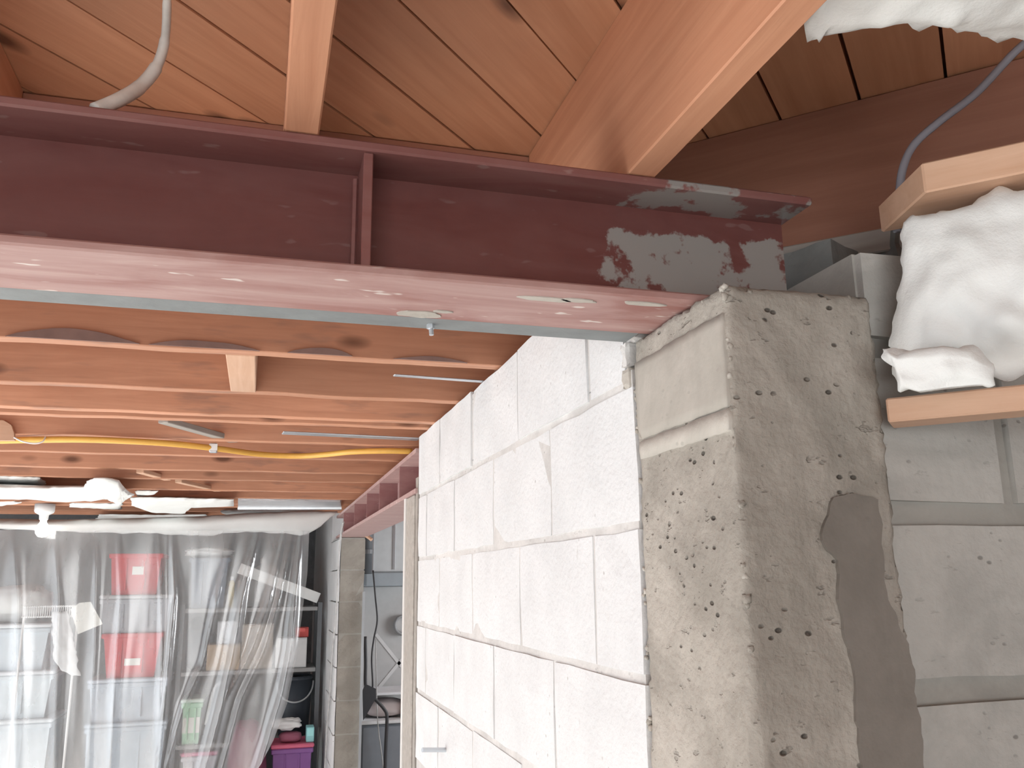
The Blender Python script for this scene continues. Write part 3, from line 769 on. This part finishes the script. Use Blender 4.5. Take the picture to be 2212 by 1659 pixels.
def soft(name, label, cat, x0, x1, z0, z1, Y, depth, c, seed, amp=.16, knot=None, rough_=.8):
    e = empty(name, ((x0+x1)/2, Y+depth/2, z0), label, cat)
    v, f = sit(blob(((x0+x1)/2, Y+depth/2, (z0+z1)/2), ((x1-x0)/2*.93, depth/2*.9, (z1-z0)/2*.9), seed, amp), z0)
    mesh('body', v, f, cm(c, rough_), e, smooth=True)
    zt = max(q.z for q in v)
    if knot: mesh('tied_neck', *lathe([(.03,-.03),(.018,.0),(.02,.02),(.045,.05),(.05,.06)], 12, ((x0+x1)/2, Y+depth/2, zt)), cm(knot, rough_), e, smooth=True)
    return e

# stack of totes
SY = 6.55
zs = [P(290, y, Y=SY).z for y in (1195, 1285, 1367, 1465, 1560)]
def xr(a, b, y, Y=SY): return P(a, y, Y=Y).x, P(b, y, Y=Y).x
x0, x1 = xr(180, 358, 1600); tote('storage_tote', 'big hazy grey blue tote at the foot of the tote stack', x0, x1, FLOOR, zs[4], SY, .46, (.42,.50,.58), .03, (.46,.54,.62))
x0, x1 = xr(186, 360, 1510); tote('storage_tote', 'pale blue grey tote directly under the lower red bin', x0, x1, zs[4], zs[3], SY, .44, (.48,.55,.63), .025, (.52,.58,.66))
x0, x1 = xr(215, 350, 1415); tote('storage_tote', 'tapered red bin under the clear tote, with a pale sticker', x0, x1, zs[3], zs[2], SY, .40, (.68,.035,.05), .035, None, (.52, .35, .10, .045))
x0, x1 = xr(212, 370, 1325); tote('storage_tote', 'cloudy clear tote between the two red bins', x0, x1, zs[2], zs[1], SY, .42, (.50,.53,.58), .02, (.58,.60,.62))
x0, x1 = xr(232, 350, 1240); tote('storage_tote', 'red bin on top of the stack, with a white sticker', x0, x1, zs[1], zs[0], SY, .40, (.66,.035,.05), .02, None, (.55, .58, .075, .055))
# left stack with a white bag on top
zl = [P(40, y, Y=6.45).z for y in (1348, 1450, 1555)]
x0, x1 = xr(-90, 108, 1600, 6.45); tote('storage_tote', 'pale blue tote at the bottom under the white bag', x0, x1, FLOOR, zl[2], 6.45, .45, (.62,.70,.76), .03, (.72,.78,.82))
x0, x1 = xr(-95, 112, 1500, 6.45); tote('storage_tote', 'pale blue tote in the middle under the white bag', x0, x1, zl[2], zl[1], 6.45, .45, (.66,.74,.79), .03, (.76,.80,.84))
x0, x1 = xr(-90, 106, 1400, 6.45); tote('storage_tote', 'pale blue tote directly beneath the white bag', x0, x1, zl[1], zl[0], 6.45, .45, (.64,.72,.78), .03, (.80,.84,.87))
x0, x1 = xr(-70, 104, 1300, 6.45); soft('plastic_bag', 'puffy white plastic bag on top of the pale blue totes', 'bag', x0, x1, zl[0], P(40, 1262, Y=6.45).z, 6.47, .38, (.80,.81,.80), 3, .2)
# wire rack with paper and cloth hung on it
x0, x1 = xr(48, 172, 1320, 6.36); zt, zb = P(110, 1310, Y=6.36).z, P(110, 1332, Y=6.36).z
wk = empty('wire_rack', ((x0+x1)/2, 6.36, FLOOR), 'white wire rack with close upright wires in front of the totes', 'rack')
for z_ in (zt, zb): mesh('rail', *tube([(x0, 6.36, z_), (x1, 6.36, z_)], .006, 6, 0), WHITE_PL, wk)
for k in range(26):
    xx = x0+(x1-x0)*(k+.5)/26; mesh('wire', *tube([(xx, 6.355, zt+.006), (xx, 6.355, zb-.006)], .0032, 5, 0), WHITE_PL, wk)
for xx in (x0+.01, x1-.01): mesh('leg', *tube([(xx, 6.375, FLOOR+.001), (xx, 6.375, zt)], .008, 6, 0), WHITE_PL, wk)
def hang(name, label, cat, pts, Y, mat, wav=.01, th=.004):
    q = [P(x, y, Y=Y) for x, y in pts]; n = len(q); V = [Vector((p.x, Y+wav*math.sin(i*2.1), p.z)) for i, p in enumerate(q)]
    V = V+[v+Vector((0, th, 0)) for v in V]
    return tag(mesh(name, V, [list(range(n)), list(range(n, 2*n))]+[(i, (i+1) % n, n+(i+1) % n, n+i) for i in range(n)], mat), label, cat)
hang('paper_sheet', 'tilted white paper sheet hung on the wire rack', 'paper', [(152,1316),(172,1302),(196,1300),(222,1348),(168,1370)], 6.335, PAPER, .003)
A = [P(x, 1322, Y=6.34) for x in (112, 125, 138, 148)]; B = [P(x, y, Y=6.34) for x, y in ((116,1425),(132,1448),(158,1462),(172,1458))]
o = mesh('cloth', *lumpy(A, B, (0,-1,0), .012, .012, 18, 22, .012, 12, .008, 4), cm((.74,.75,.76), .9), smooth=True); tag(o, 'crumpled white cloth hanging from the wire rack', 'cloth')

# shelving unit
HY, HD = 6.62, .40
sx0, sx1 = P(384, 1400, Y=HY).x, .462
su = empty('shelving_unit', ((sx0+sx1)/2, HY+HD/2, FLOOR), 'dark metal shelving unit loaded with boxes behind the plastic sheet', 'shelf')
SZ = [P(540, y, Y=HY).z for y in (1313, 1447, 1602)]+[-1.47]
dkm = cm((.13,.14,.15), .5)
for xx in (sx0, sx1-.03):
    for yy in (HY, HY+HD-.03): mesh('post', *boxv(xx, xx+.03, yy, yy+.03, FLOOR+.001, SZ[0]+.03), dkm, su)
for z_ in SZ: mesh('shelf_board', *boxv(sx0+.031, sx1-.031, HY+.002, HY+HD-.002, z_-.028, z_, .003), cm((.30,.30,.30), .6), su)
def on(k, a, b, y0, Y=HY+.01, y1=None):
    X0, X1 = xr(a, b, y0, Y); return max(X0, sx0+.034), min(X1, sx1-.034), (SZ[k] if k is not None else P((a+b)/2, y1, Y=Y).z), P((a+b)/2, y0, Y=Y).z
x0, x1, z0, z1 = on(0, 392, 498, 1204); tote('tall_bin', 'tall dark blue grey bin on the top shelf, topped by a white bag', x0, x1, z0, z1, HY+.01, .36, (.17,.21,.27), .02, None, None, 'bins on the storage shelves')
soft('plastic_bag', 'crumpled white bag lying on the tall blue grey bin', 'bag', x0-.05, x1+.01, z1, z1+.075, HY+.03, .3, (.80,.82,.82), 8, .25)
x0, x1, z0, z1 = on(0, 494, 507, 1245); e = empty('yellow_spool', ((x0+x1)/2, HY+.12, z0), 'narrow yellow canister between the bin and the white plank', 'canister')
mesh('body', *lathe([(.02,.001),(.021,.02),(.021,(z1-z0)*.8),(.012,(z1-z0)*.88)], 14, ((x0+x1)/2, HY+.12, z0)), cm((.72,.58,.22)), e); mesh('cap', *lathe([(.0125,(z1-z0)*.885),(.0125,(z1-z0))], 12, ((x0+x1)/2, HY+.12, z0)), WHITE_PL, e)
x0, x1, z0, z1 = on(0, 514, 600, 1252, HY+.14); carton('grey carton under the white dome on the top shelf', x0, x1, z0, z1, HY+.14, .22, (.28,.28,.28))
c0 = P(573, 1252, Y=HY+.25)
e = empty('dome_lamp_shade', (c0.x, HY+.25, z1), 'white dome with a small knob behind the tilted plank', 'dome')
mesh('dome', *lathe([(.112,.002),(.110,.03),(.095,.07),(.06,.10),(.02,.115),(.004,.117)], 22, (c0.x, HY+.25, z1)), cm((.70,.70,.68), .5), e, smooth=True)
mesh('knob', *lathe([(.012,.114),(.022,.125),(.022,.15),(.01,.158)], 12, (c0.x-.02, HY+.25, z1)), cm((.70,.70,.68), .5), e, smooth=True)
a, b = P(512, 1238, Y=HY+.05), P(684, 1303, Y=HY+.05)
o = board('white_plank', a, b, .02, .075, WHITE_PAINT); tag(o, 'white plank slanting across the top shelf', 'plank')
# second shelf
x0, x1, z0, z1 = on(1, 392, 440, 1330); soft('dark_bag', 'slumped dark grey bag under the tall bin', 'bag', x0, x1+.03, z0, z1, HY+.02, .32, (.10,.11,.13), 5, .14)
x0, x1, z0, z1 = on(1, 448, 520, 1392); carton('tan carton with a white box on top on the middle shelf', x0, x1, z0, z1, HY+.02, .26); zc = z1
x0, x1, _, z1 = on(1, 470, 512, 1342); carton('small grey white box on the tan carton', x0, x1, zc, z1, HY+.04, .2, (.55,.57,.60))
x0, x1, z0, z1 = on(1, 524, 592, 1348); carton('tall beige carton beside the tan carton', x0, x1, z0, z1, HY+.02, .26, (.52,.46,.40))
x0, x1, z0, z1 = on(1, 597, 664, 1378); carton('white carton holding a red packet on its top', x0, x1, z0, z1, HY+.02, .26, (.66,.66,.66)); zc = z1
x0, x1, _, z1 = on(1, 640, 668, 1356); carton('red packet lying on the white carton', x0, x1, zc, z1, HY+.05, .16, (.55,.10,.09))
# third shelf
x0, x1, z0, z1 = on(2, 392, 440, 1510); tote('green_box', 'pale green box with a white front label', x0, x1, z0, z1, HY+.01, .3, (.42,.70,.48), .008, (.70,.84,.74), (.5, .42, .11, .10), 'bins on the storage shelves')
x0, x1, z0, z1 = on(2, 446, 500, 1482); soft('black_pouch', 'rounded black pouch with a pale strap beside the green box', 'bag', x0, x1, z0, z1, HY+.02, .26, (.05,.06,.07), 9, .1)
q0 = (x0+x1)/2; mesh('strap', *tube([(x0+.01, HY+.05, z0+.12), (q0-.03, HY+.03, z1-.02), (q0+.03, HY+.1, z1+.02)], .012, 6), cm((.62,.64,.64), .8), bpy.data.objects['black_pouch'])
x0, x1, z0, z1 = on(2, 600, 682, 1462); e = empty('black_tub', ((x0+x1)/2, HY+.2, z0), 'round black tub with a curved wire handle', 'tub')
r_ = (x1-x0)/2; cxx = (x0+x1)/2
mesh('body', *lathe([(r_*.8,.001),(r_*.98,z1-z0-.03),(r_*.93,z1-z0-.03),(r_*.75,.03)], 22, (cxx, HY+.2, z0)), cm((.045,.055,.07), .5), e, smooth=True)
mesh('rim', *lathe([(r_*.98,z1-z0-.031),(r_*1.0,z1-z0-.02),(r_*.96,z1-z0-.008),(r_*.92,z1-z0-.02)], 22, (cxx, HY+.2, z0)), cm((.06,.07,.085), .4), e)
mesh('handle', *tube([(cxx+r_*math.cos(t), HY+.2-r_*.9*math.sin(t)-.012, z1-.05-.13*math.sin(t)) for t in [math.pi*k/10 for k in range(11)]], .006, 6, 3), cm((.55,.57,.58), .4), e)
# lower shelf
x0, x1, z0, z1 = on(3, 392, 470, 1618); z1 -= .02; tote('storage_tote', 'grey tote with a pink lid on the bottom shelf', x0, x1, z0, z1, HY+.01, .36, (.50,.50,.55), .02, (.66,.18,.32), None, 'bins on the storage shelves')
# in front of the shelves
FY = 6.28
x0, x1 = xr(585, 676, 1640, FY); zt = P(630, 1607, Y=FY).z
tote('storage_tote', 'purple tote with a pink rim lid near the white pier', x0, x1, FLOOR, zt, FY-.02, .30, (.26,.11,.33), .02, (.72,.16,.26))
zt0 = zt
x0, x1 = xr(602, 655, 1590, FY); soft('slipper', 'maroon slipper under the crumpled white paper', 'slipper', x0, x1, zt0, zt0+.07, FY+.02, .14, (.36,.12,.18), 12, .08)
x0, x1 = xr(662, 679, 1590, FY); carton('small turquoise box on the purple tote', x0, x1, zt0, P(670, 1572, Y=FY).z, FY+.02, .12, (.35,.72,.74))
x0, x1 = xr(584, 655, 1560, FY); o = soft('crumpled_paper', 'crumpled white paper over the maroon slipper', 'paper', x0, x1, zt0+.072, zt0+.145, FY+.02, .14, (.85,.86,.86), 14, .34)
x0, x1 = xr(490, 580, 1600, 6.2); soft('rolled_bag', 'tall maroon rolled bag behind the gathered plastic', 'bag', x0, x1, FLOOR, P(535, 1525, Y=6.2).z, 6.12, .30, (.24,.075,.12), 15, .08, None, .6)

# ------------------------------------------------------------------ plastic sheet
def sheet_mat():
    s = Mt('clear_plastic_sheet', .1); t = s.t
    tr = s.n.new('ShaderNodeBsdfTransparent'); tr.inputs[0].default_value = (.97, .98, .985, 1)
    gl = s.n.new('ShaderNodeBsdfGlossy'); gl.inputs['Roughness'].default_value = .16
    df = s.n.new('ShaderNodeBsdfDiffuse'); df.inputs[0].default_value = (.92, .94, .96, 1)
    tl = s.n.new('ShaderNodeBsdfTranslucent'); tl.inputs[0].default_value = (.92, .94, .96, 1)
    m1 = s.n.new('ShaderNodeMixShader'); m1.inputs[0].default_value = .35; s.l(df.outputs[0], m1.inputs[1]); s.l(tl.outputs[0], m1.inputs[2])
    m2 = s.n.new('ShaderNodeMixShader'); m2.inputs[0].default_value = .30; s.l(m1.outputs[0], m2.inputs[1]); s.l(gl.outputs[0], m2.inputs[2])
    lw = s.n.new('ShaderNodeLayerWeight'); lw.inputs[0].default_value = .35
    dust = s.noise(2.4, s.vec((2.5, 1, .7), True), 4)
    fac = s.math('ADD', s.math('MULTIPLY', lw.outputs['Facing'], .38), s.math('MULTIPLY', s.ramp(dust, [(.35, .6), (.7, 1.)]), .44))
    m3 = s.n.new('ShaderNodeMixShader'); s.l(fac, m3.inputs[0]); s.l(tr.outputs[0], m3.inputs[1]); s.l(m2.outputs[0], m3.inputs[2])
    s.l(m3.outputs[0], s.n['Material Output'].inputs[0]); return s.m
YS = 5.80
def pl(pts): return [(P(x, y, Y=YS).z, P(x, y, Y=YS).x) for x, y in pts]
def at(pl_, z):
    if z >= pl_[0][0]: return pl_[0][1]
    for (za, xa), (zb, xb) in zip(pl_, pl_[1:]):
        if z >= zb: return xa+(xb-xa)*(za-z)/(za-zb)
    (za, xa), (zb, xb) = pl_[-2:]; return xb+(xb-xa)/(za-zb)*(zb-z)*.5
edge = pl([(668,1150),(664,1240),(652,1330),(640,1420),(620,1520),(590,1600),(556,1659),(520,1760)])
ridges = [(pl([(340,1150),(347,1230),(350,1400),(340,1659)]), .018, .012), (pl([(372,1150),(378,1290),(366,1420),(345,1659)]), .045, .014),
          (pl([(505,1150),(470,1290),(440,1430),(398,1520),(360,1659)]), .035, .016), (pl([(560,1150),(528,1270),(506,1400),(472,1550),(443,1659)]), .085, .022),
          (pl([(615,1150),(580,1300),(545,1400),(490,1510),(455,1659)]), .05, .016), (pl([(632,1150),(600,1300),(572,1400),(520,1510),(480,1659)]), .04, .014),
          (pl([(652,1150),(642,1240),(628,1400),(608,1500),(560,1659)]), .075, .022), (pl([(255,1150),(262,1290),(250,1450),(240,1659)]), .022, .014),
          (pl([(120,1150),(128,1300),(118,1659)]), .02, .02), (pl([(30,1150),(40,1300),(34,1659)]), .018, .02), (pl([(210,1150),(205,1400),(190,1659)]), .016, .014)]
nu, nv = 260, 70; XLs = -2.45; V, Fc = [], []
ztop, zbot = .33, FLOOR+.004
for j in range(nv+1):
    z = ztop+(zbot-ztop)*j/nv; xe = at(edge, z); open_ = min(1, (j/nv)*3+.15)
    for i in range(nu+1):
        u = (i/nu)**.8; x = XLs+(xe-XLs)*u; y = YS
        for rp, a_, w_ in ridges: y -= a_*open_*math.exp(-abs(x-at(rp, z))/w_)
        y += .018*noise.noise(Vector((x*4, z*.8, 1)))*open_+.003*noise.noise(Vector((x*14, z*1.5, 4)))
        V.append((x, y, z))
for j in range(nv):
    for i in range(nu): Fc.append((j*(nu+1)+i, j*(nu+1)+i+1, (j+1)*(nu+1)+i+1, (j+1)*(nu+1)+i))
o = mesh('plastic_sheet', V, Fc, sheet_mat(), smooth=True)
tag(o, 'clear plastic sheet hanging in folds from the white lintel', 'sheet')

# ------------------------------------------------------------------ utility room seen through the opening
UY = 6.5
def ur(a, b, y, Y=UY): return P(a, y, Y=Y).x, P(b, y, Y=Y).x
x0, x1 = ur(797, 900, 1180); z0, z1 = P(840, 1236, Y=UY).z, ZC-.002
e = empty('furnace_duct', ((x0+x1)/2, UY+.2, z0), 'pale grey sheet metal duct hanging in the room behind the opening', 'duct')
dm = cm((.60,.64,.66), .4)
mesh('duct_body', *boxv(x0, x1, UY, UY+.5, z0, z1, .006), dm, e)
mesh('duct_seam', *boxv(x0+.02, x0+.035, UY-.006, UY, z0, z1), GALV, e); mesh('duct_seam', *boxv((x0+x1)/2, (x0+x1)/2+.015, UY-.006, UY, z0+.02, z1-.02), GALV, e)
za, zb = P(840, 1266, Y=UY).z, P(840, 1238, Y=UY).z
mesh('duct_trunk', *boxv(x0-.02, x1, UY-.03, UY+.5, za, z0-.001, .006), cm((.36,.41,.45), .4), e)
xa = P(792, 1200, Y=UY-.2).x; e = empty('flue_pipe', (xa, UY-.2, P(792,1236,Y=UY-.2).z), 'dark flue pipe beside the pale duct', 'pipe')
mesh('flue', *lathe([(.04,P(792,1240,Y=UY-.2).z),(.04,ZC-.002)], 16, (xa, UY-.2, 0)), cm((.10,.11,.12), .5), e, smooth=True); mesh('collar', *lathe([(.046,.2),(.046,.23)], 16, (xa, UY-.2, 0)), cm((.16,.17,.18), .5), e)
x0, x1 = ur(782, 905, 1400, 6.75); zt, zb = za-.004, FLOOR+.002
e = empty('partition_sheet', ((x0+x1)/2, 6.8, FLOOR), 'grey panel wall behind the cabinet with pale diagonal tape', 'panel')
mesh('panel_board', *boxv(x0, x1, 6.77, 6.79, zb, zt, .003), cm((.46,.46,.46), .7), e)
for (p, q) in (((812,1370),(868,1440)), ((868,1425),(815,1490))):
    a, b = P(*p, Y=6.765), P(*q, Y=6.765); d = (b-a).normalized(); nn = Vector((-d.z, 0, d.x))*.012
    V = [a-nn, a+nn, b+nn, b-nn]; V = V+[v+Vector((0, .004, 0)) for v in V]
    mesh('tape', V, [(0,1,2,3),(4,5,6,7),(0,1,5,4),(1,2,6,5),(2,3,7,6),(3,0,4,7)], cm((.62,.62,.62), .6), e)
c0 = P(872, 1350, Y=6.74); Mr = Matrix.Translation(c0) @ Matrix.Rotation(math.radians(90), 4, 'X')
e = empty('round_vent', c0, 'round grey vent collar on the grey panel', 'vent')
mesh('vent_ring', *lathe([(.055,-.028),(.075,-.02),(.078,.02),(.058,.02),(.055,-.02)], 22), cm((.30,.31,.32), .5), e, Mr, recenter=False, smooth=True)
mesh('vent_disc', *lathe([(.054,-.026),(.054,-.01)], 22), cm((.48,.48,.48), .6), e, Mr, recenter=False)
# cabinet with a white worktop shelf
CY_ = 6.3
x0, x1 = ur(780, 895, 1600, CY_); zt = P(830, 1556, Y=CY_).z
e = empty('grey_cabinet', ((x0+x1)/2, CY_+.2, FLOOR), 'dark slate grey cabinet under the white shelf in the utility room', 'cabinet')
mesh('body', *boxv(x0, x1, CY_, CY_+.4, FLOOR+.001, zt-.022, .005), cm((.20,.22,.25), .6), e)
mesh('door', *boxv(x0+.01, x1-.01, CY_-.012, CY_-.001, FLOOR+.06, zt-.04, .003), cm((.22,.24,.27), .6), e)
mesh('top', *boxv(x0-.01, x1+.01, CY_-.02, CY_+.41, zt-.021, zt, .004), cm((.74,.75,.76), .4), e)
z2 = P(830, 1497, Y=CY_).z
sh = empty('white_shelf', ((x0+x1)/2, CY_+.2, zt), 'white shelf frame with folded cloths standing on the grey cabinet', 'shelf')
mesh('shelf_board', *boxv(x0, x1, CY_+.02, CY_+.4, z2-.018, z2, .003), cm((.74,.76,.79), .5), sh)
for xx in (x0+.003, x1-.021): mesh('side', *boxv(xx, xx+.018, CY_+.03, CY_+.39, zt+.001, z2-.0185), cm((.74,.76,.79), .5), sh)
soft('folded_cloth', 'folded pinkish grey cloth inside the white shelf', 'cloth', x0+.03, x1-.03, zt, zt+(z2-zt)*.72, CY_+.06, .28, (.55,.48,.47), 21, .12)
# black cords
def cord(lab, pts, Y, r=.008, m=CABLE_DARK):
    o = mesh('cord', *tube([P(x, y, Y=Y) for x, y in pts], r, 7, 5), m, smooth=True); tag(o, lab, 'cord', 'cords in the utility room')
cord('thick black cord forking down over the grey cabinet', [(789,1375),(790,1430),(790,1480),(800,1500),(815,1515),(830,1532),(836,1548),(834,1600),(832,1659),(831,1760)], 6.2, .012)
cord('thin grey black cord hanging before the grey panel', [(806,1232),(811,1290),(815,1340),(808,1378),(803,1420),(805,1470),(805,1500)], 6.22, .006)
cord('thin pale cord beside the thick black one', [(812,1380),(813,1450),(814,1520),(818,1580),(828,1659),(832,1760)], 6.24, .004, CABLE_GREY)
v = [P(x, y, Y=6.13) for x, y in ((784,1492),(790,1478),(812,1488),(812,1508),(800,1530),(785,1556))]; n = len(v)
V = v+[q+Vector((0, .025, 0)) for q in v]
o = mesh('cord_pouch', V, [list(range(n)), list(range(n, 2*n))]+[(i, (i+1) % n, n+(i+1) % n, n+i) for i in range(n)], cm((.05,.052,.06), .7)); tag(o, 'black wedge shaped pouch hanging on the thick black cord', 'pouch')
xa = P(786, 1300, Y=5.74)
a, b = P(786, 1278, Y=5.742), P(782, 1490, Y=5.742)
o = mesh('steel_angle', *join(boxv(a.x-.008, a.x+.008, 5.742, 5.746, FLOOR+.001, a.z), boxv(a.x+.004, a.x+.008, 5.746, 5.772, FLOOR+.001, a.z)), GALV); tag(o, 'bright steel angle on the edge of the far block pier', 'angle')
